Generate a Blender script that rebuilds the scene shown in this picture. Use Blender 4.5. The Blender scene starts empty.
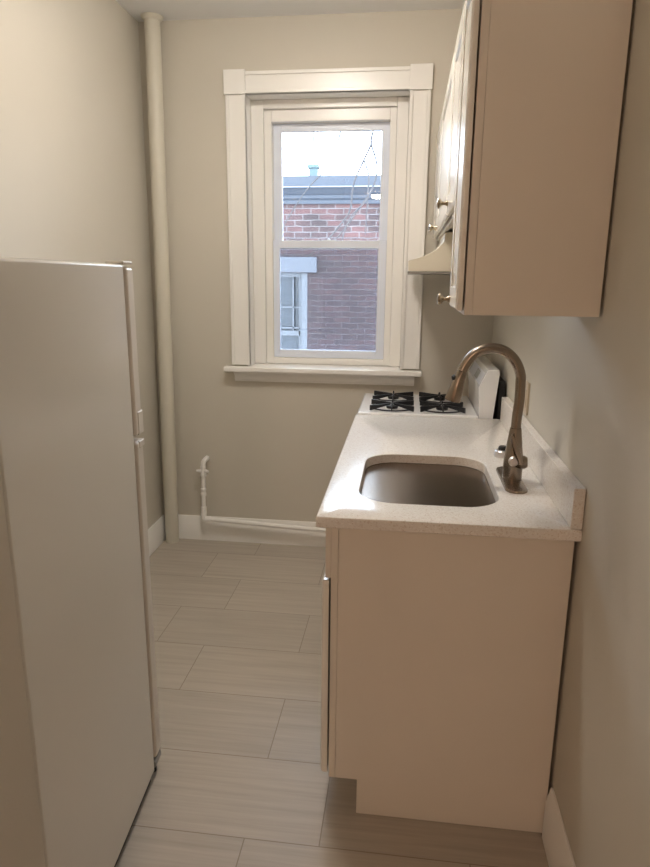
import bpy, bmesh, math, random
from mathutils import Vector, Matrix
from math import sin, cos, pi, radians
random.seed(7)
SC = bpy.context.scene
COL = SC.collection

# ---------------------------------------------------------------- dimensions (metres)
XR, XL, YB, ZC = 0.443, -1.378, 3.437, 2.732
CT = 0.9144                      # worktop height
CY0, CY1, CX0 = 1.528, 2.812, -0.211

# ---------------------------------------------------------------- materials
def lin(c):
    c = c / 255.0
    return c / 12.92 if c <= 0.04045 else ((c + 0.055) / 1.055) ** 2.4
def rgb(r, g, b): return (lin(r), lin(g), lin(b), 1.0)

def mat(name, col, rough=0.5, metal=0.0, bump=0.0, bscale=200.0, coat=0.0, var=0.0, vscale=4.0, aniso=0.0, stretch=None, spec=0.5):
    m = bpy.data.materials.new(name); m.use_nodes = True
    nt = m.node_tree; b = nt.nodes['Principled BSDF']
    b.inputs['Base Color'].default_value = col
    b.inputs['Roughness'].default_value = rough
    b.inputs['Metallic'].default_value = metal
    b.inputs['Specular IOR Level'].default_value = spec
    if coat:
        b.inputs['Coat Weight'].default_value = coat; b.inputs['Coat Roughness'].default_value = 0.08
    tc = nt.nodes.new('ShaderNodeTexCoord'); mp = nt.nodes.new('ShaderNodeMapping')
    nt.links.new(tc.outputs['Object'], mp.inputs['Vector'])
    if stretch: mp.inputs['Scale'].default_value = stretch
    if bump:
        n = nt.nodes.new('ShaderNodeTexNoise'); n.inputs['Scale'].default_value = bscale; n.inputs['Detail'].default_value = 3
        bp = nt.nodes.new('ShaderNodeBump'); bp.inputs['Strength'].default_value = bump; bp.inputs['Distance'].default_value = 0.002
        nt.links.new(mp.outputs[0], n.inputs['Vector']); nt.links.new(n.outputs[0], bp.inputs['Height']); nt.links.new(bp.outputs[0], b.inputs['Normal'])
    if var:
        n = nt.nodes.new('ShaderNodeTexNoise'); n.inputs['Scale'].default_value = vscale; n.inputs['Detail'].default_value = 4
        mx = nt.nodes.new('ShaderNodeMix'); mx.data_type = 'RGBA'
        mx.inputs['A'].default_value = [c * (1 - var) for c in col[:3]] + [1]; mx.inputs['B'].default_value = [min(1, c * (1 + var)) for c in col[:3]] + [1]
        nt.links.new(mp.outputs[0], n.inputs['Vector']); nt.links.new(n.outputs[0], mx.inputs['Factor']); nt.links.new(mx.outputs['Result'], b.inputs['Base Color'])
    return m

M = {}
M['wall'] = mat('wall_paint', rgb(209, 202, 188), 0.62, bump=0.12, bscale=160, var=0.02, vscale=3)
M['ceiling'] = mat('ceiling_paint', rgb(238, 238, 238), 0.8, bump=0.1, bscale=120)
M['trim'] = mat('trim_gloss_paint', rgb(246, 243, 237), 0.28, bump=0.12, bscale=60)
M['pipe'] = mat('pipe_paint', rgb(214, 208, 192), 0.4, bump=0.2, bscale=70)
M['cab'] = mat('cabinet_thermofoil', rgb(232, 224, 212), 0.35, bump=0.02, bscale=300)
M['door'] = mat('cabinet_door_gloss', rgb(240, 236, 228), 0.2, coat=0.3)
M['fridge'] = mat('fridge_enamel', rgb(222, 216, 204), 0.22, bump=0.10, bscale=5)
M['fridge_door'] = mat('fridge_door_enamel', rgb(222, 214, 202), 0.32, bump=0.06, bscale=250)
M['gasket'] = mat('rubber_gasket', rgb(110, 92, 78), 0.7)
M['black'] = mat('matte_black', rgb(22, 20, 19), 0.6)
M['iron'] = mat('cast_iron', rgb(20, 20, 24), 0.45, bump=0.2, bscale=400)
M['stove'] = mat('stove_enamel', rgb(240, 239, 238), 0.12, coat=0.3)
M['hood'] = mat('hood_enamel', rgb(226, 217, 196), 0.3)
M['hood_trim'] = mat('hood_trim_metal', rgb(150, 148, 142), 0.35, metal=0.6)
M['nickel'] = mat('brushed_nickel', rgb(152, 139, 125), 0.27, metal=1.0, bump=0.05, bscale=500, stretch=(1, 1, 0.05))
M['chrome'] = mat('polished_chrome', rgb(215, 210, 205), 0.1, metal=1.0)
M['satin'] = mat('satin_chrome', rgb(205, 200, 198), 0.35, metal=1.0)
M['steel'] = mat('brushed_steel', rgb(128, 114, 101), 0.2, metal=1.0, bump=0.10, bscale=350, stretch=(1, 1, 0.03))
M['brass'] = mat('satin_brass_knob', rgb(172, 160, 140), 0.25, metal=1.0)
M['vinyl'] = mat('vinyl_sash', rgb(230, 236, 247), 0.35)
M['plastic'] = mat('almond_plastic', rgb(205, 190, 165), 0.4)
M['panel'] = mat('control_panel_grey', rgb(205, 208, 215), 0.3)
M['display'] = mat('display_grey', rgb(150, 158, 160), 0.3)
M['cornice'] = mat('painted_metal_cornice', rgb(38, 42, 50), 0.6, var=0.06)
M['cornice_light'] = mat('cornice_drip_edge', rgb(100, 102, 108), 0.5)
M['stone'] = mat('stone_lintel', rgb(84, 86, 92), 0.8, var=0.08, vscale=6)
M['far_frame'] = mat('far_window_paint', rgb(86, 88, 92), 0.5)
M['far_glass'] = mat('far_window_glass', rgb(40, 46, 52), 0.08)
M['bark'] = mat('bark', rgb(44, 40, 40), 0.8, bump=0.3, bscale=60)
M['ground'] = mat('bounce_ground', rgb(205, 203, 198), 0.9, var=0.15, vscale=5)  # unseen yard ground, colour paled to bounce daylight onto the ceiling
M['vent'] = mat('weathered_vent_metal', rgb(60, 76, 78), 0.5)

def quartz():
    m = mat('speckled_quartz', rgb(226, 216, 203), 0.12, spec=0.28); nt = m.node_tree; b = nt.nodes['Principled BSDF']
    tc = nt.nodes.new('ShaderNodeTexCoord')
    v = nt.nodes.new('ShaderNodeTexVoronoi'); v.inputs['Scale'].default_value = 300
    sep = nt.nodes.new('ShaderNodeSeparateColor')
    r1 = nt.nodes.new('ShaderNodeValToRGB'); e = r1.color_ramp.elements
    e[0].position = 0.0; e[0].color = rgb(218, 207, 196)
    e[1].position = 0.25; e[1].color = rgb(237, 232, 225)
    e2 = r1.color_ramp.elements.new(0.86); e2.color = rgb(235, 230, 223)
    e3 = r1.color_ramp.elements.new(0.97); e3.color = rgb(244, 240, 234)
    nt.links.new(tc.outputs['Object'], v.inputs['Vector']); nt.links.new(v.outputs['Color'], sep.inputs[0]); nt.links.new(sep.outputs[0], r1.inputs[0])
    nt.links.new(r1.outputs[0], b.inputs['Base Color'])
    return m
M['quartz'] = quartz()

def floor_tile():
    m = bpy.data.materials.new('linen_grain_floor_tile'); m.use_nodes = True; nt = m.node_tree; b = nt.nodes['Principled BSDF']
    tc = nt.nodes.new('ShaderNodeTexCoord'); mp = nt.nodes.new('ShaderNodeMapping')
    T = 0.3048
    # rows of 12 in, joints every 24 in, every other row shifted by a third
    mp.inputs['Location'].default_value = (0.183 + 0.61 * 6, -(1.4262 - T) + T * 30, 0)
    nt.links.new(tc.outputs['Object'], mp.inputs['Vector'])
    br = nt.nodes.new('ShaderNodeTexBrick'); br.offset = 0.34; br.offset_frequency = 2; br.squash = 1
    br.inputs['Scale'].default_value = 1; br.inputs['Brick Width'].default_value = 0.61; br.inputs['Row Height'].default_value = T
    br.inputs['Mortar Size'].default_value = 0.0016; br.inputs['Mortar Smooth'].default_value = 0.1
    br.inputs['Color1'].default_value = (0.30,) * 3 + (1,); br.inputs['Color2'].default_value = (0.7,) * 3 + (1,)
    br.inputs['Mortar'].default_value = (0.5,) * 3 + (1,)
    nt.links.new(mp.outputs[0], br.inputs['Vector'])
    # grain streaks along x
    mg = nt.nodes.new('ShaderNodeMapping'); mg.inputs['Scale'].default_value = (1.2, 30, 1)
    nt.links.new(tc.outputs['Object'], mg.inputs['Vector'])
    add = nt.nodes.new('ShaderNodeVectorMath'); add.operation = 'ADD'
    sc = nt.nodes.new('ShaderNodeVectorMath'); sc.operation = 'SCALE'; sc.inputs['Scale'].default_value = 9
    nt.links.new(br.outputs['Color'], sc.inputs[0]); nt.links.new(mg.outputs[0], add.inputs[0]); nt.links.new(sc.outputs[0], add.inputs[1])
    n = nt.nodes.new('ShaderNodeTexNoise'); n.inputs['Scale'].default_value = 1.6; n.inputs['Detail'].default_value = 7; n.inputs['Roughness'].default_value = 0.65
    nt.links.new(add.outputs[0], n.inputs['Vector'])
    r = nt.nodes.new('ShaderNodeValToRGB'); e = r.color_ramp.elements
    e[0].position = 0.3; e[0].color = rgb(172, 161, 147); e[1].position = 0.7; e[1].color = rgb(191, 181, 167)
    nt.links.new(n.outputs[0], r.inputs[0])
    hs = nt.nodes.new('ShaderNodeMix'); hs.data_type = 'RGBA'; hs.blend_type = 'OVERLAY'; hs.inputs['Factor'].default_value = 0.12
    nt.links.new(r.outputs[0], hs.inputs['A']); nt.links.new(br.outputs['Color'], hs.inputs['B'])
    mx = nt.nodes.new('ShaderNodeMix'); mx.data_type = 'RGBA'
    nt.links.new(br.outputs['Fac'], mx.inputs['Factor']); nt.links.new(hs.outputs['Result'], mx.inputs['A']); mx.inputs['B'].default_value = rgb(142, 129, 113)
    nt.links.new(mx.outputs['Result'], b.inputs['Base Color'])
    b.inputs['Roughness'].default_value = 0.42
    inv = nt.nodes.new('ShaderNodeMath'); inv.operation = 'SUBTRACT'; inv.inputs[0].default_value = 1
    nt.links.new(br.outputs['Fac'], inv.inputs[1])
    bp = nt.nodes.new('ShaderNodeBump'); bp.inputs['Strength'].default_value = 0.5; bp.inputs['Distance'].default_value = 0.001
    nt.links.new(inv.outputs[0], bp.inputs['Height']); nt.links.new(bp.outputs[0], b.inputs['Normal'])
    return m
M['floor'] = floor_tile()

def brick():
    m = bpy.data.materials.new('weathered_brick'); m.use_nodes = True; nt = m.node_tree; b = nt.nodes['Principled BSDF']
    tc = nt.nodes.new('ShaderNodeTexCoord'); mp = nt.nodes.new('ShaderNodeMapping'); mp.vector_type = 'POINT'
    mp.inputs['Rotation'].default_value = (radians(-90), 0, 0); mp.inputs['Location'].default_value = (20, 20, 0)
    nt.links.new(tc.outputs['Object'], mp.inputs['Vector'])
    # slight waviness of the courses
    nw = nt.nodes.new('ShaderNodeTexNoise'); nw.inputs['Scale'].default_value = 9; nw.inputs['Detail'].default_value = 2
    sb = nt.nodes.new('ShaderNodeVectorMath'); sb.operation = 'SUBTRACT'; sb.inputs[1].default_value = (.5, .5, .5)
    sc = nt.nodes.new('ShaderNodeVectorMath'); sc.operation = 'SCALE'; sc.inputs['Scale'].default_value = 0.022
    ad = nt.nodes.new('ShaderNodeVectorMath'); ad.operation = 'ADD'
    nt.links.new(mp.outputs[0], nw.inputs['Vector']); nt.links.new(nw.outputs['Color'], sb.inputs[0]); nt.links.new(sb.outputs[0], sc.inputs[0])
    nt.links.new(mp.outputs[0], ad.inputs[0]); nt.links.new(sc.outputs[0], ad.inputs[1])
    br = nt.nodes.new('ShaderNodeTexBrick'); br.offset = 0.5
    br.inputs['Scale'].default_value = 1; br.inputs['Brick Width'].default_value = 0.195; br.inputs['Row Height'].default_value = 0.067
    br.inputs['Mortar Size'].default_value = 0.006; br.inputs['Mortar Smooth'].default_value = 0.3
    br.inputs['Color1'].default_value = rgb(66, 42, 40); br.inputs['Color2'].default_value = rgb(44, 32, 32)
    br.inputs['Mortar'].default_value = rgb(82, 77, 76)
    nt.links.new(ad.outputs[0], br.inputs['Vector'])
    n = nt.nodes.new('ShaderNodeTexNoise'); n.inputs['Scale'].default_value = 4; n.inputs['Detail'].default_value = 5
    nt.links.new(mp.outputs[0], n.inputs['Vector'])
    mx = nt.nodes.new('ShaderNodeMix'); mx.data_type = 'RGBA'; mx.blend_type = 'SOFT_LIGHT'; mx.inputs['Factor'].default_value = 0.7
    nt.links.new(br.outputs['Color'], mx.inputs['A']); nt.links.new(n.outputs[0], mx.inputs['B'])
    # lower courses blend towards one darker, flatter purple-grey
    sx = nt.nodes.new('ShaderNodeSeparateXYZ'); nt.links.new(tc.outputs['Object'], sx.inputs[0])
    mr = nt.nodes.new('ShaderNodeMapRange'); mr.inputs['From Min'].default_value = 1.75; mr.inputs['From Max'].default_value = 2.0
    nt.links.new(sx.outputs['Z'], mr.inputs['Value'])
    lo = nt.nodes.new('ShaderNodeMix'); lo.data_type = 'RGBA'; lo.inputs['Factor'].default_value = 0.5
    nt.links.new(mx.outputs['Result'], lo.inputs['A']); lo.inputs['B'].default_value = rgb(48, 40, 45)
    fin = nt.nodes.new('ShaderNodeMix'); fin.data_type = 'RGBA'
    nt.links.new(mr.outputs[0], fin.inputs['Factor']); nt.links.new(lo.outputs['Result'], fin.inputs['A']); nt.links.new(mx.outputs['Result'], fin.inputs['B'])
    nt.links.new(fin.outputs['Result'], b.inputs['Base Color']); b.inputs['Roughness'].default_value = 0.9
    bp = nt.nodes.new('ShaderNodeBump'); bp.invert = True; bp.inputs['Strength'].default_value = 0.6; bp.inputs['Distance'].default_value = 0.01
    nt.links.new(br.outputs['Fac'], bp.inputs['Height']); nt.links.new(bp.outputs[0], b.inputs['Normal'])
    return m
M['brick'] = brick()

def glass():
    m = bpy.data.materials.new('window_glass'); m.use_nodes = True; nt = m.node_tree; nt.nodes.clear()
    o = nt.nodes.new('ShaderNodeOutputMaterial'); mx = nt.nodes.new('ShaderNodeMixShader')
    t = nt.nodes.new('ShaderNodeBsdfTransparent'); t.inputs[0].default_value = (0.94, 0.96, 0.97, 1)
    g = nt.nodes.new('ShaderNodeBsdfGlossy'); g.inputs['Roughness'].default_value = 0.01
    f = nt.nodes.new('ShaderNodeFresnel'); f.inputs[0].default_value = 1.5
    nt.links.new(f.outputs[0], mx.inputs[0]); nt.links.new(t.outputs[0], mx.inputs[1]); nt.links.new(g.outputs[0], mx.inputs[2]); nt.links.new(mx.outputs[0], o.inputs[0])
    return m
M['glass'] = glass()
def screen():
    m = bpy.data.materials.new('insect_screen_mesh'); m.use_nodes = True; nt = m.node_tree; nt.nodes.clear()
    o = nt.nodes.new('ShaderNodeOutputMaterial'); mx = nt.nodes.new('ShaderNodeMixShader'); mx.inputs[0].default_value = 0.28
    t = nt.nodes.new('ShaderNodeBsdfTransparent'); d = nt.nodes.new('ShaderNodeBsdfDiffuse'); d.inputs[0].default_value = rgb(84, 84, 90)
    nt.links.new(t.outputs[0], mx.inputs[1]); nt.links.new(d.outputs[0], mx.inputs[2]); nt.links.new(mx.outputs[0], o.inputs[0])
    return m
M['screen'] = screen()
def emit(name, col, s):
    m = bpy.data.materials.new(name); m.use_nodes = True; b = m.node_tree.nodes['Principled BSDF']
    b.inputs['Base Color'].default_value = col; b.inputs['Emission Color'].default_value = col; b.inputs['Emission Strength'].default_value = s
    return m

# ---------------------------------------------------------------- object helpers
def tag(o, label=None, cat=None, group=None, kind=None):
    if label: o['label'] = label
    if cat: o['category'] = cat
    if group: o['group'] = group
    if kind: o['kind'] = kind
    return o
def empty(name, loc=(0, 0, 0), rz=0.0):
    o = bpy.data.objects.new(name, None); COL.objects.link(o); o.location = loc; o.rotation_euler = (0, 0, rz)
    o.empty_display_size = 0.05
    return o
def smooth(P, k=5):
    P = [Vector(p) for p in P]; Q = [P[0] * 2 - P[1]] + P + [P[-1] * 2 - P[-2]]; out = []
    for i in range(1, len(Q) - 2):
        for j in range(k):
            t = j / k; a, b, c, d = Q[i - 1:i + 3]
            out.append(.5 * ((2 * b) + (c - a) * t + (2 * a - 5 * b + 4 * c - d) * t * t + (3 * b - a - 3 * c + d) * t ** 3))
    return out + [P[-1]]
class MB:
    def __init__(s): s.bm = bmesh.new()
    def box(s, x0, x1, y0, y1, z0, z1):
        vs = [s.bm.verts.new((x, y, z)) for x in (x0, x1) for y in (y0, y1) for z in (z0, z1)]
        for f in ((0, 1, 3, 2), (4, 6, 7, 5), (0, 4, 5, 1), (2, 3, 7, 6), (0, 2, 6, 4), (1, 5, 7, 3)):
            s.bm.faces.new([vs[i] for i in f])
        return s
    def prism(s, pts, a, b, axis='y'):
        # pts: 2D outline; axis 'y': (x,z) swept in y; 'x': (y,z) swept in x; 'z': (x,y) swept in z
        def P(p, t):
            return {'y': (p[0], t, p[1]), 'x': (t, p[0], p[1]), 'z': (p[0], p[1], t)}[axis]
        A = [s.bm.verts.new(P(p, a)) for p in pts]; B = [s.bm.verts.new(P(p, b)) for p in pts]
        n = len(pts)
        for i in range(n): s.bm.faces.new((A[i], A[(i + 1) % n], B[(i + 1) % n], B[i]))
        s.bm.faces.new(A[::-1]); s.bm.faces.new(B)
        return s
    def tube(s, pts, r, n=16, cap=True):
        pts = [Vector(p) for p in pts]; rr = r if isinstance(r, (list, tuple)) else [r] * len(pts)
        rings = []; up = None
        for i, p in enumerate(pts):
            t = (pts[min(i + 1, len(pts) - 1)] - pts[max(i - 1, 0)]).normalized()
            if up is None:
                up = Vector((0, 0, 1)) if abs(t.z) < 0.9 else Vector((1, 0, 0))
            up = (up - t * up.dot(t)).normalized(); sd = t.cross(up)
            rings.append([s.bm.verts.new(p + (up * cos(2 * pi * k / n) + sd * sin(2 * pi * k / n)) * rr[i]) for k in range(n)])
        for a, b in zip(rings, rings[1:]):
            for k in range(n): s.bm.faces.new((a[k], a[(k + 1) % n], b[(k + 1) % n], b[k]))
        if cap: s.bm.faces.new(rings[0][::-1]); s.bm.faces.new(rings[-1])
        return s
    def lathe(s, prof, c=(0, 0, 0), axis='z', n=32):
        # prof: (radius, height) pairs
        rings = []
        c = Vector(c)
        for r, h in prof:
            ring = []
            for k in range(n):
                a = 2 * pi * k / n; u, v = r * cos(a), r * sin(a)
                q = {'z': (u, v, h), 'x': (h, u, v), 'y': (u, h, v)}[axis]
                ring.append(s.bm.verts.new(c + Vector(q)))
            rings.append(ring)
        for a, b in zip(rings, rings[1:]):
            for k in range(n): s.bm.faces.new((a[k], a[(k + 1) % n], b[(k + 1) % n], b[k]))
        s.bm.faces.new(rings[0][::-1]); s.bm.faces.new(rings[-1])
        return s
    def loft(s, loops, cap0=True, cap1=True):
        R = [[s.bm.verts.new(p) for p in L] for L in loops]
        n = len(R[0])
        for a, b in zip(R, R[1:]):
            for k in range(n): s.bm.faces.new((a[k], a[(k + 1) % n], b[(k + 1) % n], b[k]))
        if cap0: s.bm.faces.new(R[0][::-1])
        if cap1: s.bm.faces.new(R[-1])
        return s
    def build(s, name, m, parent=None, bevel=0.0, seg=2, smooth=True, flip=True):
        if flip: bmesh.ops.recalc_face_normals(s.bm, faces=s.bm.faces[:])
        me = bpy.data.meshes.new(name); s.bm.to_mesh(me); s.bm.free()
        o = bpy.data.objects.new(name, me); COL.objects.link(o)
        me.materials.append(m)
        if parent: o.parent = parent
        if smooth:
            me.polygons.foreach_set('use_smooth', [True] * len(me.polygons))
            me.set_sharp_from_angle(angle=radians(35))
        if bevel:
            b = o.modifiers.new('bevel', 'BEVEL'); b.width = bevel; b.segments = seg; b.limit_method = 'ANGLE'; b.angle_limit = radians(35)
            b.harden_normals = True
        return o
def box(name, m, parent, x0, x1, y0, y1, z0, z1, bevel=0.0015): return MB().box(x0, x1, y0, y1, z0, z1).build(name, m, parent, bevel)
def struct(name, m, mb, bevel=0.0): return tag(mb.build(name, m, None, bevel), kind='structure')

# ---------------------------------------------------------------- room shell
YN, XW = -4.2, -2.2
struct('floor', M['floor'], MB().box(XW - .2, XR + .2, YN - .2, YB + .2, -0.12, 0))
struct('ceiling', M['ceiling'], MB().box(XW - .2, XR + .2, YN - .2, YB + .2, ZC, ZC + 0.12))
OX0, OX1, OZ0, OZ1 = -0.852, -0.012, 1.006, 2.403       # rough opening of the window
YO = YB + 0.24
w = MB()
w.box(XL - .2, OX0, YB, YO, 0, ZC); w.box(OX1, XR + .2, YB, YO, 0, ZC)
w.box(OX0, OX1, YB, YO, 0, OZ0); w.box(OX0, OX1, YB, YO, OZ1, ZC)
struct('wall_back', M['wall'], w)
struct('wall_right', M['wall'], MB().box(XR, XR + .2, YN, YB, 0, ZC))
struct('wall_left', M['wall'], MB().box(XL - .2, XL, 0.82, YB, 0, ZC))
struct('wall_partition', M['wall'], MB().box(XW, -0.628, 0.78, 0.903, 0, ZC))
struct('wall_hall', M['wall'], MB().box(XW - .2, XW, YN, 0.94, 0, ZC))
struct('wall_near', M['wall'], MB().box(XW - .2, XR + .2, YN - .2, YN, 0, ZC))

def base_profile(h=0.145, t=0.017):
    return [(0, 0), (t, 0), (t, h - .045), (t - .003, h - .040), (t - .003, h - .028), (t - .008, h - .018), (t - .009, h - .006), (t - .012, h), (0, h)]
struct('baseboard_back', M['trim'], MB().prism([(YB - 0.0005 - a, b) for a, b in base_profile()], XL + .02, 0.40, 'x'), 0.0008)
struct('baseboard_left', M['trim'], MB().prism([(XL + .0005 + a, b) for a, b in base_profile()], 0.97, YB - .02, 'y'), 0.0008)
struct('baseboard_right', M['trim'], MB().prism([(XR - .0005 - a, b) for a, b in base_profile(0.165)], YN + .02, CY0 + .012, 'y'), 0.0008)

# ---------------------------------------------------------------- window
win = tag(empty('window_1', (-0.43, YB, 1.03)), kind='structure')
def wpart(name, mb, m=M['trim'], bevel=0.0015, parent=None):
    o = mb.build(name, m, None, bevel)
    p = parent or win
    o.parent = p
    o.matrix_parent_inverse = Matrix.Translation(Vector((-0.43, YB, 1.03))).inverted()
    return o
CF = YB - 0.020       # casing face
for x0, x1 in ((-0.940, -0.837), (-0.027, 0.076)):
    c = MB()
    c.box(x0, x1, CF + .006, YB - .0005, 1.040, 2.386)
    c.box(x0 + .002, x0 + .016, CF - .003, CF + .006, 1.040, 2.386); c.box(x1 - .016, x1 - .002, CF - .003, CF + .006, 1.040, 2.386)
    c.box(x0 + .016, x0 + .020, CF + .002, CF + .006, 1.040, 2.386); c.box(x1 - .020, x1 - .016, CF + .002, CF + .006, 1.040, 2.386)
    wpart('side_casing', c)
c = MB().box(-0.836, -0.028, CF + .006, YB - .0005, 2.388, 2.492)
c.box(-0.836, -0.028, CF - .003, CF + .006, 2.390, 2.405); c.box(-0.836, -0.028, CF - .003, CF + .006, 2.474, 2.490)
wpart('head_casing', c)
for x0, x1 in ((-0.944, -0.836), (-0.028, 0.080)):
    wpart('corner_block', MB().box(x0, x1, CF - .008, YB - .0005, 2.387, 2.498))
# jamb lining and stepped frame
c = MB().box(-0.851, -0.837, CF + .006, YO, 1.007, 2.402).box(-0.027, -0.013, CF + .006, YO, 1.007, 2.402).box(-0.837, -0.027, CF + .006, YO, 2.388, 2.402)
wpart('jamb', c)
def ring(x0, x1, z0, z1, x0i, x1i, z0i, z1i, ya, yb):
    return MB().box(x0, x0i, ya, yb, z0, z1).box(x1i, x1, ya, yb, z0, z1).box(x0i, x1i, ya, yb, z1i, z1).box(x0i, x1i, ya, yb, z0, z0i) if z0i > z0 else \
        MB().box(x0, x0i, ya, yb, z0, z1).box(x1i, x1, ya, yb, z0, z1).box(x0i, x1i, ya, yb, z1i, z1)
wpart('inner_frame', ring(-0.8365, -0.0275, 1.036, 2.3875, -0.772, -0.086, 1.036, 2.345, 3.530, 3.66), bevel=.004)
wpart('window_stop', ring(-0.7715, -0.0865, 1.036, 2.3445, -0.733, -0.120, 1.070, 2.287, 3.550, 3.655), bevel=.003)
# stool and apron
c = MB().box(-0.975, 0.088, 3.372, CF + .006, 1.006, 1.034).box(-0.8365, -0.0275, CF + .006, YO + .03, 1.0075, 1.0345)
wpart('window_sill', c, bevel=.006)
prof = [(YB - .0005, .950), (YB - .014, .950), (YB - .016, .958), (YB - .022, .962), (YB - .022, .978), (YB - .030, .990), (YB - .044, .9995), (YB - .044, 1.0055), (YB - .0005, 1.0055)]
wpart('apron', MB().prism(prof, -0.925, 0.052, 'x'), bevel=.001)
# sashes
us = wpart('upper_sash', ring(-0.7325, -0.1205, 1.672, 2.2865, -0.688, -0.163, 1.700, 2.247, 3.596, 3.622), M['vinyl'], .002)
def spart(name, mb, m, parent, bevel=0.0):
    o = mb.build(name, m, None, bevel); o.parent = parent; o.matrix_parent_inverse = Matrix.Identity(4); return o
spart('pane', MB().box(-0.689, -0.162, 3.606, 3.611, 1.699, 2.248), M['glass'], us)
ls = wpart('lower_sash', ring(-0.7325, -0.1208, 1.0712, 1.700, -0.699, -0.164, 1.113, 1.660, 3.562, 3.590), M['vinyl'], .002)
spart('pane', MB().box(-0.700, -0.163, 3.574, 3.579, 1.112, 1.661), M['glass'], ls)
spart('sash_lock', MB().lathe([(.010, 1.700), (.010, 1.706), (.004, 1.709)], (-0.43, 3.577, 0), n=16).box(-.47, -.39, 3.570, 3.584, 1.700, 1.7035), M['vinyl'], ls, .001)
spart('tilt_latch', MB().box(-.715, -.690, 3.570, 3.584, 1.700, 1.7045).box(-.170, -.145, 3.570, 3.584, 1.700, 1.7045), M['vinyl'], ls, .001)
sc_ = wpart('insect_screen', MB().box(-0.7325, -0.1205, 3.640, 3.6408, 1.0775, 1.690), M['screen'], 0)
spart('screen_frame', ring(-0.7325, -0.1205, 1.0755, 1.692, -0.715, -0.138, 1.093, 1.675, 3.634, 3.646), M['vinyl'], sc_, .001)

# ---------------------------------------------------------------- worktop with sink cut-out
SKX, SKY, SHX, SHY, SR = 0.078, 1.908, 0.195, 0.253, 0.105
def rr_sdf(x, y, hx, hy, r):
    qx, qy = abs(x) - hx + r, abs(y) - hy + r
    return math.hypot(max(qx, 0), max(qy, 0)) + min(max(qx, qy), 0) - r
def rr_ray(a, hx, hy, r):
    lo, hi = 0, 2
    for _ in range(40):
        m = (lo + hi) / 2
        if rr_sdf(m * cos(a), m * sin(a), hx, hy, r) < 0: lo = m
        else: hi = m
    return lo
def rect_ray(a, x0, x1, y0, y1):
    c, s = cos(a), sin(a); t = 9
    if c > 1e-9: t = min(t, x1 / c)
    if c < -1e-9: t = min(t, x0 / c)
    if s > 1e-9: t = min(t, y1 / s)
    if s < -1e-9: t = min(t, y0 / s)
    return t
X0, X1, Y0, Y1 = CX0 - SKX, XR - .0015 - SKX, CY0 - SKY, CY1 - SKY
angs = sorted([2 * pi * k / 120 for k in range(120)] + [math.atan2(y, x) % (2 * pi) for x in (X0, X1) for y in (Y0, Y1)])
def loopR(z, ins=0.0): 
    return [(SKX + rect_ray(a, X0 + ins, X1 - ins, Y0 + ins, Y1 - ins) * cos(a), SKY + rect_ray(a, X0 + ins, X1 - ins, Y0 + ins, Y1 - ins) * sin(a), z) for a in angs]
def loopS(z, d=0.0, r=None):
    out = []
    for a in angs:
        t = rr_ray(a, SHX + d, SHY + d, (r if r else SR + d)); out.append((SKX + t * cos(a), SKY + t * sin(a), z))
    return out
zt, zb_ = CT, CT - 0.0305
ct = MB()
L = [loopS(zb_), loopS(zt - .002), loopS(zt, .002), loopR(zt, .006), loopR(zt - .0018, .0018), loopR(zt - .006), loopR(zb_ + .002), loopR(zb_, .002)]
R = [[ct.bm.verts.new(p) for p in l] for l in L]
n = len(angs)
for i in range(len(R)):
    a, b = R[i], R[(i + 1) % len(R)]
    for k in range(n): ct.bm.faces.new((a[k], a[(k + 1) % n], b[(k + 1) % n], b[k]))
counter = tag(ct.build('countertop', M['quartz']), 'pale speckled quartz worktop with polished edges, running from the stove to the near cabinet end', 'countertop')
bs = box('backsplash', M['quartz'], counter, 0.414, XR - .0015, CY0 + .003, 2.775, CT + .0003, 1.0187, .0018)

# sink
sk = tag(empty('kitchen_sink', (SKX, SKY, CT - .24)), 'undermount brushed stainless steel sink bowl below the quartz worktop', 'sink')
def sl(z, d, r=None): return [(p[0] - SKX, p[1] - SKY, p[2] - (CT - .24)) for p in loopS(z, d, r)]
s = MB(); zz = CT - .0315
rings = [sl(zz, .02), sl(zz, .006), sl(zz - .004, .003), sl(zz - .15, .0), sl(zz - .175, -.008), sl(zz - .190, -.028, .09), sl(zz - .193, -.075, .06), sl(zz - .197, -.15, .045),
         sl(zz - .200, -.15, .045), sl(zz - .196, -.074, .062), sl(zz - .193, -.025, .092), sl(zz - .175, -.004), sl(zz - .15, .003), sl(zz - .006, .006), sl(zz - .003, .02)]
s.loft(rings)
s.build('bowl', M['steel'], sk)
MB().lathe([(.0, .0345), (.036, .0345), (.040, .0375), (.040, .0355)], (0, 0, -0.002 + .0), n=28).build('drain', M['chrome'], sk)

# faucet
FY = 1.91; FX = 0.332
fa = tag(empty('kitchen_faucet', (FX, FY, CT)), 'brushed nickel gooseneck pull-down faucet standing behind the sink', 'faucet')
def stadium(hx, hy, r, n=12):
    P = []
    for cx, cy, a0 in ((hx - r, hy - r, 0), (-hx + r, hy - r, 90), (-hx + r, -hy + r, 180), (hx - r, -hy + r, 270)):
        for k in range(n + 1):
            a = radians(a0 + 90 * k / n); P.append((cx + r * cos(a), cy + r * sin(a)))
    return P
z0 = .0006
MB().loft([[(x - .002, y, z) for x, y in stadium(.0315 - i, .128 - i, .0312 - i)] for z, i in ((z0, 0), (.005, 0), (.008, .002), (.009, .006))]).build('deck_plate', M['nickel'], fa)
MB().lathe([(.0285, .009), (.0285, .045), (.0275, .075), (.024, .105), (.0200, .135), (.0170, .160), (.0165, .163)]).build('body', M['nickel'], fa)
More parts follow.
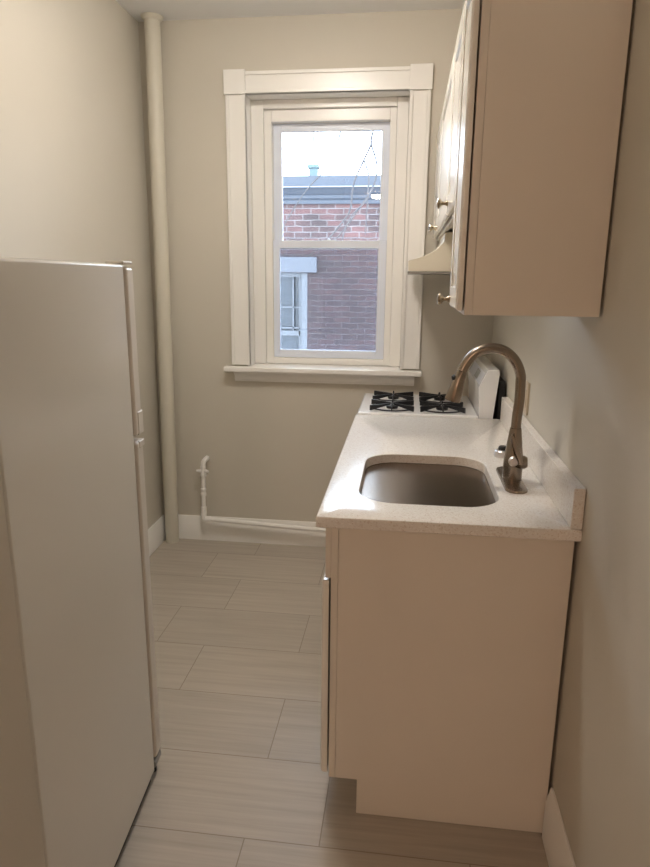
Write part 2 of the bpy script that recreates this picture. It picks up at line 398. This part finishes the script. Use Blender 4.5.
# side valve, its cap and lever
v = MB(); v.tube([(.005, -.012, .062), (.030, -.018, .064), (.038, -.019, .0645)], [.020, .020, .015], 20)
v.build('valve_housing', M['nickel'], fa)
MB().tube([(-.004, -.0265, .068), (-.005, -.034, .069), (-.005, -.038, .0695)], [.0145, .0145, .011], 20).build('lever_cap', M['satin'], fa)
MB().tube([(.016, -.030, .066), (.006, -.031, .090), (-.004, -.030, .115), (-.013, -.029, .142), (-.016, -.028, .150)], [.011, .0105, .008, .0055, .003], 14).build('lever', M['nickel'], fa)
# neck
arc = [(0, 0, .1635), (.001, 0, .20), (.004, 0, .25), (.003, 0, .30)]
import_pts = [(0.003, .300), (.001, .322), (-.010, .350), (-.026, .372), (-.048, .389), (-.074, .397), (-.100, .396), (-.126, .386), (-.147, .368), (-.161, .346), (-.168, .330)]
arc = arc[:3] + [(x, -.002 * i, z) for i, (x, z) in enumerate(import_pts)]
# smooth by Catmull-Rom
MB().tube(smooth(arc), .0147, 24).build('neck', M['nickel'], fa)
e = Vector(arc[-1]); dr = Vector((-.023, -.003, -.088)).normalized()
hd = MB().tube([e + dr * .0005, e + dr * .002, e + dr * .045, e + dr * .085, e + dr * .090], [.0150, .0158, .0195, .0240, .0225], 24).build('spray_head', M['nickel'], fa)
sb_ = MB().tube([e + dr * .022 + Vector((-.0150, -.004, .003)), e + dr * .022 + Vector((-.0205, -.006, .002))], [.009, .0065], 14).build('spray_button', M['black'], hd)
sd = tag(empty('sink_air_switch', (.3435, 2.185, CT)), 'round chrome cap with a black button on the worktop, behind the faucet', 'button')
MB().lathe([(.028, .0006), (.0285, .010), (.0275, .020), (.023, .024), (.0165, .0245)]).build('ring', M['satin'], sd)
MB().lathe([(.0160, .0246), (.0160, .034), (.013, .037), (.004, .038)]).build('push_button', M['black'], sd)

# ---------------------------------------------------------------- cabinets
def knob(parent, x, y, z, m=None, s=1.0):
    # knob pointing to -x
    return MB().lathe([(.008 * s, 0), (.0075 * s, -.003 * s), (.0045 * s, -.008 * s), (.0045 * s, -.014 * s), (.010 * s, -.019 * s), (.0145 * s, -.023 * s), (.0135 * s, -.027 * s), (.006 * s, -.030 * s)],
                      (x, y, z), 'x', 24).build('knob', m or M['brass'], parent)
def panel_door(parent, x0, x1, y0, y1, z0, z1):
    # face looks to -x ; raised panel inside a frame
    d = MB(); f = .052
    rect = lambda i, x: [(x, y0 + i, z0 + i), (x, y1 - i, z0 + i), (x, y1 - i, z1 - i), (x, y0 + i, z1 - i)]
    d.loft([rect(0, x1), rect(0, x0 + .005), rect(.006, x0), rect(f, x0), rect(f + .004, x0 + .006), rect(f + .014, x0 + .0065), rect(f + .036, x0 + .001), rect(f + .038, x0 + .001)])
    return d.build('door', M['door'], parent, .001)

def base_cab(y0, y1, label, doors, near):
    fx = -0.173; x1 = XR - 0.010; H = CT - .0315; K = .115
    c = tag(empty('base_cabinet', ((fx + x1) / 2, (y0 + y1) / 2, 0)), label, 'cabinet', 'base cabinets under the worktop')
    ox, oy = (fx + x1) / 2, (y0 + y1) / 2
    def B(name, m, a, b, cc, d, e_, f, bev=.001): return box(name, m, c, a - ox, b - ox, cc - oy, d - oy, e_, f, bev)
    side = [(fx + .019 - ox, K), (fx + .019 + .062 - ox, K), (fx + .019 + .062 - ox, .001), (x1 - ox, .001), (x1 - ox, H), (fx + .019 - ox, H)]
    MB().prism(side, y0 - oy, y0 + .016 - oy).build('side_panel', M['cab'], c, .0008)
    MB().prism(side, y1 - .016 - oy, y1 - oy).build('side_panel', M['cab'], c, .0008)
    ff = MB(); a, b = fx - ox, fx + .0185 - ox
    ys = [y0 - .0005 - oy, y0 + .040 - oy, y1 - .040 - oy, y1 - oy]
    ff.box(a, b, ys[0], ys[1], K, H).box(a, b, ys[2], ys[3], K, H).box(a, b, ys[1], ys[2], K, K + .035).box(a, b, ys[1], ys[2], .705, .735).box(a, b, ys[1], ys[2], H - .035, H)
    if doors == 2: ff.box(a, b, -.02, .02, K + .035, .705)
    ff.build('face_frame', M['cab'], c, .001)
    B('bottom_panel', M['cab'], fx + .020, x1, y0 + .0165, y1 - .0165, K + .002, K + .018)
    B('back_panel', M['cab'], x1 - .007, x1 - .001, y0 + .0165, y1 - .0165, K + .0185, H - .04)
    B('toe_kick', M['cab'], fx + .0815, fx + .095, y0 + .0165, y1 - .0165, .001, K + .0015)
    if doors == 2: spans = [(y0 + .012, (y0 + y1) / 2 - .002), ((y0 + y1) / 2 + .002, y1 - .012)]
    else: spans = [(y0 + .012, y1 - .012)]
    for p, q in spans:
        panel_door(c, fx - .026 - ox, fx - .006 - ox, p - oy, q - oy, K + .005, .722)
        MB().box(fx - .006 - ox, fx - .0002 - ox, p + .06 - oy, q - .06 - oy, .50, .512).build('bumper', M['black'], c)
    if not near:
        MB().box(fx - .026 - ox, fx - .006 - ox, y0 + .012 - oy, y1 - .012 - oy, .735, H - .02).build('drawer', M['door'], c, .004)
    else:
        B('false_front', M['cab'], fx - .0150, fx - .0003, y0, y1 - .012, .734, H - .003)
    return c
base_cab(1.552, 2.312, 'white sink base cabinet with notched toe kick, its plain side facing the camera', 2, True)
base_cab(2.314, 2.808, 'white base cabinet hidden under the worktop between the sink cabinet and the stove', 1, False)

def wall_cab(y0, y1, z0, z1, fx, label, spans, knobs, gap=.0045):
    x1 = XR - .007; ox, oy = (fx + x1) / 2, (y0 + y1) / 2
    c = tag(empty('wall_cabinet', (ox, oy, z0)), label, 'cabinet', 'wall cabinets along the right wall')
    z1 -= z0; zz0 = 0
    def B(name, m, a, b, cc, d, e_, f, bev=.001): return box(name, m, c, a - ox, b - ox, cc - oy, d - oy, e_, f, bev)
    B('side_panel', M['cab'], fx + .0190, x1, y0, y0 + .016, 0, z1, .0006)
    B('side_panel', M['cab'], fx + .0190, x1, y1 - .016, y1, 0, z1, .0006)
    B('top_panel', M['cab'], fx + .0190, x1, y0 + .0162, y1 - .0162, z1 - .016, z1)
    B('bottom_panel', M['cab'], fx + .0190, x1, y0 + .0162, y1 - .0162, .012, .028)
    B('back_panel', M['cab'], x1 - .006, x1 - .0002, y0 + .0164, y1 - .0164, .0285, z1 - .0165)
    ff = MB(); a, b = fx - ox, fx + .0186 - ox; ys = [y0 - .0006 - oy, y0 + .038 - oy, y1 - .038 - oy, y1 - oy]
    ff.box(a, b, ys[0], ys[1], 0, z1).box(a, b, ys[2], ys[3], 0, z1).box(a, b, ys[1], ys[2], 0, .038).box(a, b, ys[1], ys[2], z1 - .038, z1)
    ff.build('face_frame', M['cab'], c, .001)
    for (p, q), (ky, kz) in zip(spans, knobs):
        d = panel_door(c, fx - gap - .016 - ox, fx - gap - ox, p - oy, q - oy, .010, z1 - .006)
        knob(d, fx - gap - .0165 - ox, ky - oy, kz - z0, s=1.12)
        box('bumper', M['black'], c, fx - gap + .0002 - ox, fx - .0002 - ox, ky - .01 - oy, ky + .01 - oy, .020, .030, 0)
    return c
wall_cab(1.558, 1.812, 1.422, 2.184, 0.132, 'tall white wall cabinet nearest the camera, its plain side panel filling the upper right', [(1.554, 1.802)], [(1.765, 1.452)])
wall_cab(1.814, 2.182, 1.690, 2.184, 0.132, 'short single-door white wall cabinet between the tall near cabinet and the two-door one', [(1.824, 2.172)], [(2.10, 1.728)])
wall_cab(2.184, 3.400, 1.690, 2.184, 0.132, 'short white two-door wall cabinet above the range hood, farthest from the camera', [(2.194, 2.898), (2.902, 3.390)], [(2.865, 1.715), (2.935, 1.715)])

# ---------------------------------------------------------------- range hood
hood = tag(empty('range_hood', (.217, 3.06, 1.525)), 'cream enamel range hood with curved front under the far wall cabinets', 'range hood')
H0 = (.217, 3.06, 1.525)
pr = [(-.001, 1.534), (-.003, 1.574)] + [(p.x, p.z) for p in smooth([(.000, 0, 1.577), (.056, 0, 1.593), (.098, 0, 1.615), (.124, 0, 1.636), (.138, 0, 1.652)], 4)]
pr += [(.142, 1.6885), (.4355, 1.6885), (.4355, 1.534)]
MB().prism([(x - H0[0], z - H0[2]) for x, z in pr], 2.758 - H0[1], 3.362 - H0[1]).build('body', M['hood'], hood, .002)
box('bottom_rim', M['hood_trim'], hood, -.004 - H0[0], .4355 - H0[0], 2.757 - H0[1], 3.363 - H0[1], 0, .0085, .001)

# ---------------------------------------------------------------- stove
st = tag(empty('gas_stove', (.08, 3.08, 0)), 'white four-burner gas range between the worktop and the back wall', 'stove')
SO = (.08, 3.08); SY0, SY1 = 2.826, 3.334; SX0 = -.205
def SB(name, m, a, b, c, d, e_, f, bev=.002, parent=None): return box(name, m, parent or st, a - SO[0], b - SO[0], c - SO[1], d - SO[1], e_, f, bev)
SB('body', M['stove'], SX0 + .03, .385, SY0 + .002, SY1 - .002, .05, .872)
SB('cooktop', M['stove'], SX0, .330, SY0, SY1, .873, .921, .010)
od = SB('oven_door', M['stove'], SX0 - .012, SX0 + .0295, SY0 + .004, SY1 - .004, .20, .755, .006)
SB('oven_window', M['black'], SX0 - .0135, SX0 - .0122, SY0 + .10, SY1 - .10, .38, .60, 0, od)
hb = MB().tube([(SX0 - .052 - SO[0], SY0 + .05 - SO[1], .725), (SX0 - .052 - SO[0], SY1 - .05 - SO[1], .725)], .010, 16)
hb.tube([(SX0 - .0125 - SO[0], SY0 + .07 - SO[1], .725), (SX0 - .050 - SO[0], SY0 + .07 - SO[1], .725)], .007, 12)
hb.tube([(SX0 - .0125 - SO[0], SY1 - .07 - SO[1], .725), (SX0 - .050 - SO[0], SY1 - .07 - SO[1], .725)], .007, 12)
hb.build('handle', M['stove'], od)
SB('broiler_drawer', M['stove'], SX0 - .010, SX0 + .0295, SY0 + .004, SY1 - .004, .055, .192, .006)
SB('knob_panel', M['stove'], SX0 + .002, SX0 + .0295, SY0 + .003, SY1 - .003, .762, .870, .004)
for k in range(4):
    yk = SY0 + .07 + k * .122
    MB().lathe([(.021, 0), (.021, -.006), (.016, -.008), (.015, -.024), (.010, -.027)], (SX0 + .0015 - SO[0], yk - SO[1], .835), 'x', 20).build('burner_knob', M['stove'], st)
# backguard
bgp = [(.332, .900), (.321, 1.046), (.354, 1.118), (.3585, 1.1225), (.405, 1.125), (.408, 1.110), (.390, .900)]
MB().prism([(x - SO[0], z) for x, z in bgp], SY0 + .002 - SO[1], SY1 - .002 - SO[1]).build('backguard', M['stove'], st, .003)
SB('rear_gap_block', M['black'], .4095, .4345, SY0 + .006, SY1 - .006, .40, 1.075, 0)  # black box filling the dark gap between backguard and wall
# sloping control strip on the backguard
d = Vector((.354 - .321, 0, 1.118 - 1.046)).normalized(); nn = Vector((-d.z, 0, d.x))
def strip(name, m, y0, y1, t0, t1, off, th, parent):
    b = Vector((.321 - SO[0], 0, 1.046)); mb = MB(); L = []
    for o_ in (off, off + th):
        L.append([tuple(b + d * t + nn * o_ + Vector((0, y - SO[1], 0))) for y, t in ((y0, t0), (y1, t0), (y1, t1), (y0, t1))])
    mb.loft(L); return mb.build(name, m, parent)
cp = strip('control_panel', M['panel'], SY0 + .030, SY1 - .030, .010, .066, .0003, .0012, st)
strip('clock_display', M['display'], SY0 + .165, SY0 + .255, .022, .052, .0017, .0008, cp)
strip('clock_bezel', M['stove'], SY0 + .150, SY0 + .270, .017, .057, .00155, .0001, cp)
# burners and grates
for cx in (-.052, .176):
    for cy in (2.945, 3.190):
        x, y = cx - SO[0], cy - SO[1]
        bw = MB().lathe([(.078, .9213), (.074, .9225), (.062, .9222), (.055, .9216)], (x, y, 0), n=40).build('burner_bowl', M['stove'], st)
        MB().lathe([(.026, .9216), (.028, .930), (.027, .934), (.012, .937)], (x, y, 0), n=24).build('burner_cap', M['iron'], st)
        g = MB()
        hx, hy = .098, .094
        for sx in (-1, 1):
            for sy in (-1, 1):
                # diagonal finger: deep outside, thin near the burner
                p0 = Vector((x + sx * hx, y + sy * hy * .80, 0)); p1 = Vector((x + sx * .010, y + sy * .012, 0))
                sd_ = (p1 - p0).normalized().cross(Vector((0, 0, 1))) * .0038
                g.loft([[tuple(p0 + sd_ + Vector((0, 0, .9225))), tuple(p0 - sd_ + Vector((0, 0, .9225))), tuple(p0 - sd_ + Vector((0, 0, .946))), tuple(p0 + sd_ + Vector((0, 0, .946)))],
                        [tuple(p1 + sd_ + Vector((0, 0, .940))), tuple(p1 - sd_ + Vector((0, 0, .940))), tuple(p1 - sd_ + Vector((0, 0, .9465))), tuple(p1 + sd_ + Vector((0, 0, .9465)))]])
        rg = [(x + hx * cos(2 * pi * k / 32) * 1.0, y + hy * sin(2 * pi * k / 32), .9265) for k in range(33)]
        g.tube(rg, .0032, 8)
        g.tube([(x, y - hy - .004, .9265), (x, y - hy * .8, .944), (x, y, .947), (x, y + hy * .8, .944), (x, y + hy + .004, .9265)], .0034, 8)
        g.tube([(x, y + .002, .946), (x, y + .002, .960)], .003, 8)
        g.build('grate', M['iron'], st)

# ---------------------------------------------------------------- refrigerator
fr = tag(empty('refrigerator', (-.7135, 1.600, 0), .075), 'white top-freezer refrigerator seen from its side, doors facing the window', 'refrigerator')
MB().box(-.61, 0, -.640, 0, .032, 1.533).build('cabinet', M['fridge'], fr, .008, 3)
box('base', M['black'], fr, -.60, -.012, -.625, -.01, .001, .0315, 0)
box('gasket', M['gasket'], fr, -.600, -.012, .0003, .0120, .060, 1.515, 0)
for z0_, z1_ in ((.062, 1.066), (1.080, 1.527)):
    o = MB().box(-.612, .002, .0123, .066, z0_, z1_).build('door', M['fridge_door'], fr, .010, 3)
    if z0_ > 1: MB().box(-.03, .0040, .030, .0700, 1.082, 1.146).build('handle', M['fridge_door'], o, .003)
    else: MB().box(-.03, .0040, .030, .0700, 1.045, 1.0645).build('handle', M['fridge_door'], o, .003)
MB().box(-.045, .003, -.008, .058, 1.5335, 1.541).build('hinge_cover', M['fridge_door'], fr, .003)
MB().box(-.045, .002, .0003, .058, .040, .0605).build('lower_hinge', M['hood_trim'], fr, .002)
MB().lathe([(.012, .0008), (.012, .02), (.007, .039)], (-.02, .035, 0), n=16).build('foot', M['black'], fr)

# ---------------------------------------------------------------- pipes on the back wall
sp = tag(empty('riser_pipe', (-1.311, YB - .062, 0)), 'tall painted vertical pipe in the back left corner, floor to ceiling', 'pipe')
MB().tube([(0, 0, .001), (.012, 0, 1.0), (.030, 0, ZC - .001)], .038, 32).build('pipe', M['pipe'], sp)
MB().lathe([(.054, ZC - .002), (.052, ZC - .010), (.041, ZC - .020)], (.030, 0, 0), n=32).build('ceiling_collar', M['pipe'], sp)

gp = tag(empty('gas_pipe', (-1.112, YB - .052, .12)), 'small white gas pipe with valve rising from the baseboard of the back wall', 'pipe')
MB().tube([(-.008, 0, .035), (0, 0, .30)], .0115, 16).build('riser', M['trim'], gp)
MB().tube(smooth([(0, 0, .300), (.0, 0, .352), (.002, .005, .368), (.008, .018, .377), (.010, .050, .379)], 4), [.0142] * 17, 16).build('elbow', M['trim'], gp)
v = MB(); v.lathe([(.0165, .285), (.0175, .290), (.0165, .300), (.014, .305), (.016, .318), (.014, .330), (.0165, .334), (.016, .344)], n=20)
v.tube([(-.038, -.010, .318), (-.015, -.004, .316), (.015, -.004, .317), (.032, -.008, .315)], [.006, .0095, .0095, .007], 12)
v.build('valve', M['trim'], gp)
MB().lathe([(.0115, .168), (.016, .170), (.016, .184), (.0142, .187), (.0142, .195), (.016, .198), (.016, .212), (.0115, .214)], (-.004, 0, 0), n=20).build('coupling', M['trim'], gp)
MB().lathe([(.0115, .050), (.0155, .055), (.0155, .100), (.0115, .104)], (-.006, 0, 0), n=20).build('lower_coupling', M['trim'], gp)
MB().tube(smooth([(-.008, 0, .060), (-.008, 0, .040), (-.002, 0, .028), (.014, 0, .026), (.032, 0, .026)], 4), .0165, 16).build('lower_elbow', M['trim'], gp)
MB().tube([(.030, 0, .026), (.66, -.005, .000), (.93, -.006, -.008)], .0125, 16).build('supply_line', M['trim'], gp)

oc = tag(empty('outlet_cover', (XR, 2.36, 1.09)), 'almond outlet cover plate on the right wall behind the faucet neck', 'outlet')
MB().box(-.0075, -.0008, -.036, .036, -.058, .058).build('plate', M['plastic'], oc, .002)
MB().box(-.0100, -.0076, -.017, .017, -.034, .034).build('receptacle', M['plastic'], oc, .001)

# ---------------------------------------------------------------- lights of the place
def ceiling_lamp(loc, label, r, col, strength):
    c = tag(empty('ceiling_light', loc), label, 'ceiling light', 'ceiling lights')
    MB().lathe([(r + .012, -.001), (r + .012, -.022), (r, -.024), (.01, -.024)], n=40).build('base', M['trim'], c)
    prof = [(r * cos(a), -.0245 - .55 * r * sin(a)) for a in [radians(x) for x in range(0, 90, 10)]] + [(.004, -.0245 - .55 * r)]
    MB().lathe(prof, n=40).build('diffuser', emit('lamp_diffuser', col, strength), c)
    return c
ceiling_lamp((-.46, 2.20, ZC), 'round flush ceiling light over the kitchen aisle', .15, (1.0, .93, .85, 1), 27.0)
ceiling_lamp((-.50, -2.9, ZC), 'round flush ceiling light in the room behind the camera', .095, (1.0, .70, .53, 1), 135.0)

# ---------------------------------------------------------------- outside
ZG = -3.2
bb = tag(empty('brick_building', (-.9, 8.0, ZG)), 'red brick building with a blue-grey roof cornice across the yard, seen through the window', 'building')
BO = Vector((-.9, 8.0, ZG))
def BB(name, m, a, b, c, d_, e_, f, bev=.0, parent=None):
    o = MB().box(a, b, c, d_, e_, f).build(name, m, None, bev); o.parent = parent or bb
    o.matrix_parent_inverse = Matrix.Translation(-BO) if not parent else Matrix.Identity(4)
    return o
wx0, wx1, wz0, wz1 = -2.15, -1.225, .40, 1.565
w = MB()
w.box(-9, wx0, 8, 8.3, ZG, 2.37); w.box(wx1, 8, 8, 8.3, ZG, 2.37); w.box(wx0, wx1, 8, 8.3, ZG, wz0); w.box(wx0, wx1, 8, 8.3, wz1, 2.37)
w.box(-9, 8, 8.3, 13, ZG, 2.35)
o = w.build('wall', M['brick'], None, 0); o.parent = bb; o.matrix_parent_inverse = Matrix.Translation(-BO)
cprof = [(8.02, 2.36), (7.97, 2.36), (7.97, 2.40), (7.94, 2.42), (7.94, 2.455), (7.90, 2.475), (7.88, 2.51), (7.84, 2.53), (7.84, 2.655), (8.10, 2.675), (8.10, 2.36)]
o = MB().prism(cprof, -9, 8, 'x').build('cornice', M['cornice'], None, .003); o.parent = bb; o.matrix_parent_inverse = Matrix.Translation(-BO)
BB('drip_edge', M['cornice_light'], -9, 8, 7.826, 7.8395, 2.528, 2.540)
BB('lintel', M['stone'], -2.25, -1.105, 7.955, 8.0, 1.570, 1.752, .006)
fw = BB('window', M['far_frame'], wx0, wx0 + .05, 8.06, 8.12, wz0, wz1)
w = MB(); P_ = lambda a, b, e_, f, y0=8.06, y1=8.12: w.box(a, b, y0, y1, e_, f)
P_(wx1 - .07, wx1, wz0, wz1, 8.0, 8.16); P_(wx0 + .05, wx1 - .07, wz1 - .05, wz1, 8.03); P_(wx0 + .05, wx1 - .07, wz0, wz0 + .06)
P_(wx0 + .05, wx1 - .10, .800, .860); P_(wx0 + .05, wx1 - .10, .885, .905); P_(wx1 - .115, wx1 - .07, wz0, wz1); P_(wx0 + .05, wx1 - .115, 1.14, 1.158)
P_(-1.42, -1.402, .86, wz1 - .05); P_(-1.66, -1.642, .86, wz1 - .05); P_(-1.90, -1.882, .86, wz1 - .05)
o = w.build('sash_frame', M['far_frame'], None, 0); o.parent = fw
o = MB().box(wx0 + .05, wx1 - .07, 8.122, 8.13, wz0 + .06, wz1 - .05).build('pane', M['far_glass'], None, 0); o.parent = fw
BB('window_sill', M['stone'], wx0 - .05, wx1 + .05, 7.94, 8.05, wz0 - .09, wz0 - .001, .004)
vp = tag(empty('roof_vent', (-1.20, 8.35, 2.35)), 'small pale vent with a thin mast on the roof of the brick building', 'vent')
MB().box(-.055, .055, -.05, .05, .001, .46).box(-.07, .07, -.065, .065, .46, .50).build('vent_box', M['vent'], vp, .004)
MB().tube([(.0, 0, .50), (-.008, 0, 1.1), (.0, 0, 1.9)], .012, 10).tube([(.045, .01, .50), (.05, .01, 1.2), (.04, .01, 1.8)], .008, 8).build('mast', M['vent'], vp)

tag(MB().box(-12, 12, YO + .3, 40, ZG - .2, ZG).build('ground', M['ground']), kind='structure')

tree = tag(empty('bare_tree', (1.6, 6.6, ZG)), 'bare leafless tree whose thin branches hang across the window view', 'tree')
def tr(pts, r0, r1, mb):
    Q = smooth(pts, 5); n_ = len(Q)
    mb.tube([tuple(q - Vector((1.6, 6.6, ZG))) for q in Q], [r0 + (r1 - r0) * i / (n_ - 1) for i in range(n_)], 8)
t = MB(); tr([(1.6, 6.6, ZG + .001), (1.55, 6.6, 0), (1.62, 6.6, 2.5), (1.4, 6.5, 4.5)], .16, .07, t)
tr([(1.62, 6.6, 2.4), (1.1, 6.5, 3.6), (.3, 6.4, 4.0), (-.5, 6.3, 3.9), (-1.2, 6.2, 3.5)], .06, .015, t)
t.build('trunk', M['bark'], tree)
t = MB()
tr([(-.35, 6.33, 3.93), (-.56, 6.3, 3.2), (-.658, 6.3, 2.815), (-.711, 6.3, 2.647), (-.811, 6.25, 2.459), (-.913, 6.2, 2.338), (-1.035, 6.2, 2.189), (-1.199, 6.2, 1.928), (-1.25, 6.2, 1.75)], .0095, .005, t)
tr([(.1, 6.4, 4.0), (-.2, 6.35, 3.3), (-.367, 6.3, 2.793), (-.382, 6.3, 2.693), (-.443, 6.3, 2.558), (-.531, 6.3, 2.361), (-.563, 6.3, 2.125), (-.64, 6.25, 2.0), (-.80, 6.2, 1.81), (-.95, 6.2, 1.7)], .012, .006, t)
tr([(-.382, 6.3, 2.693), (-.333, 6.35, 2.557), (-.33, 6.4, 2.454), (-.364, 6.4, 2.334), (-.471, 6.4, 2.168), (-.60, 6.4, 1.991), (-.72, 6.4, 1.85)], .0095, .005, t)
tr([(-.443, 6.3, 2.558), (-.394, 6.25, 2.429), (-.391, 6.2, 2.299), (-.40, 6.2, 2.1), (-.41, 6.2, 1.90)], .009, .005, t)
tr([(-.364, 6.4, 2.334), (-.42, 6.3, 2.2), (-.55, 6.2, 2.05), (-.62, 6.15, 1.85)], .008, .005, t)
t.build('branch', M['bark'], tree)

# ---------------------------------------------------------------- sky and daylight
wd = bpy.data.worlds.new('overcast_sky'); SC.world = wd; wd.use_nodes = True
nt = wd.node_tree; bg = nt.nodes['Background']; bg.inputs['Color'].default_value = (.70, .83, 1.0, 1); bg.inputs['Strength'].default_value = 7.0
# daylight portal in the window opening
pl = bpy.data.lights.new('window_portal', 'AREA'); pl.shape = 'RECTANGLE'; pl.size = .62; pl.size_y = 1.22; pl.cycles.is_portal = True
po = bpy.data.objects.new('window_portal', pl); COL.objects.link(po); po.location = (-.43, YO + .02, 1.68); po.rotation_euler = (radians(-90), 0, 0)

# ---------------------------------------------------------------- camera
cam = bpy.data.cameras.new('camera'); co = bpy.data.objects.new('camera', cam); COL.objects.link(co)
f, pitch, yaw, roll, Hc = 643.52, .2365, .1231, .0089, 1.5025
cam.sensor_fit = 'VERTICAL'; cam.sensor_height = 36; cam.lens = f / 867 * 36; cam.clip_start = .02
fw_ = Vector((-sin(yaw) * cos(pitch), cos(yaw) * cos(pitch), -sin(pitch))); rt = Vector((cos(yaw), sin(yaw), 0)); up = rt.cross(fw_)
R2 = cos(roll) * rt + sin(roll) * up; U2 = -sin(roll) * rt + cos(roll) * up
co.matrix_world = Matrix(((R2.x, U2.x, -fw_.x, 0), (R2.y, U2.y, -fw_.y, 0), (R2.z, U2.z, -fw_.z, Hc), (0, 0, 0, 1)))
SC.camera = co
SC.view_settings.view_transform = 'Standard'; SC.view_settings.look = 'None'; SC.view_settings.gamma = 1
SC.view_settings.use_curve_mapping = False
SC.view_settings.exposure = 1.35
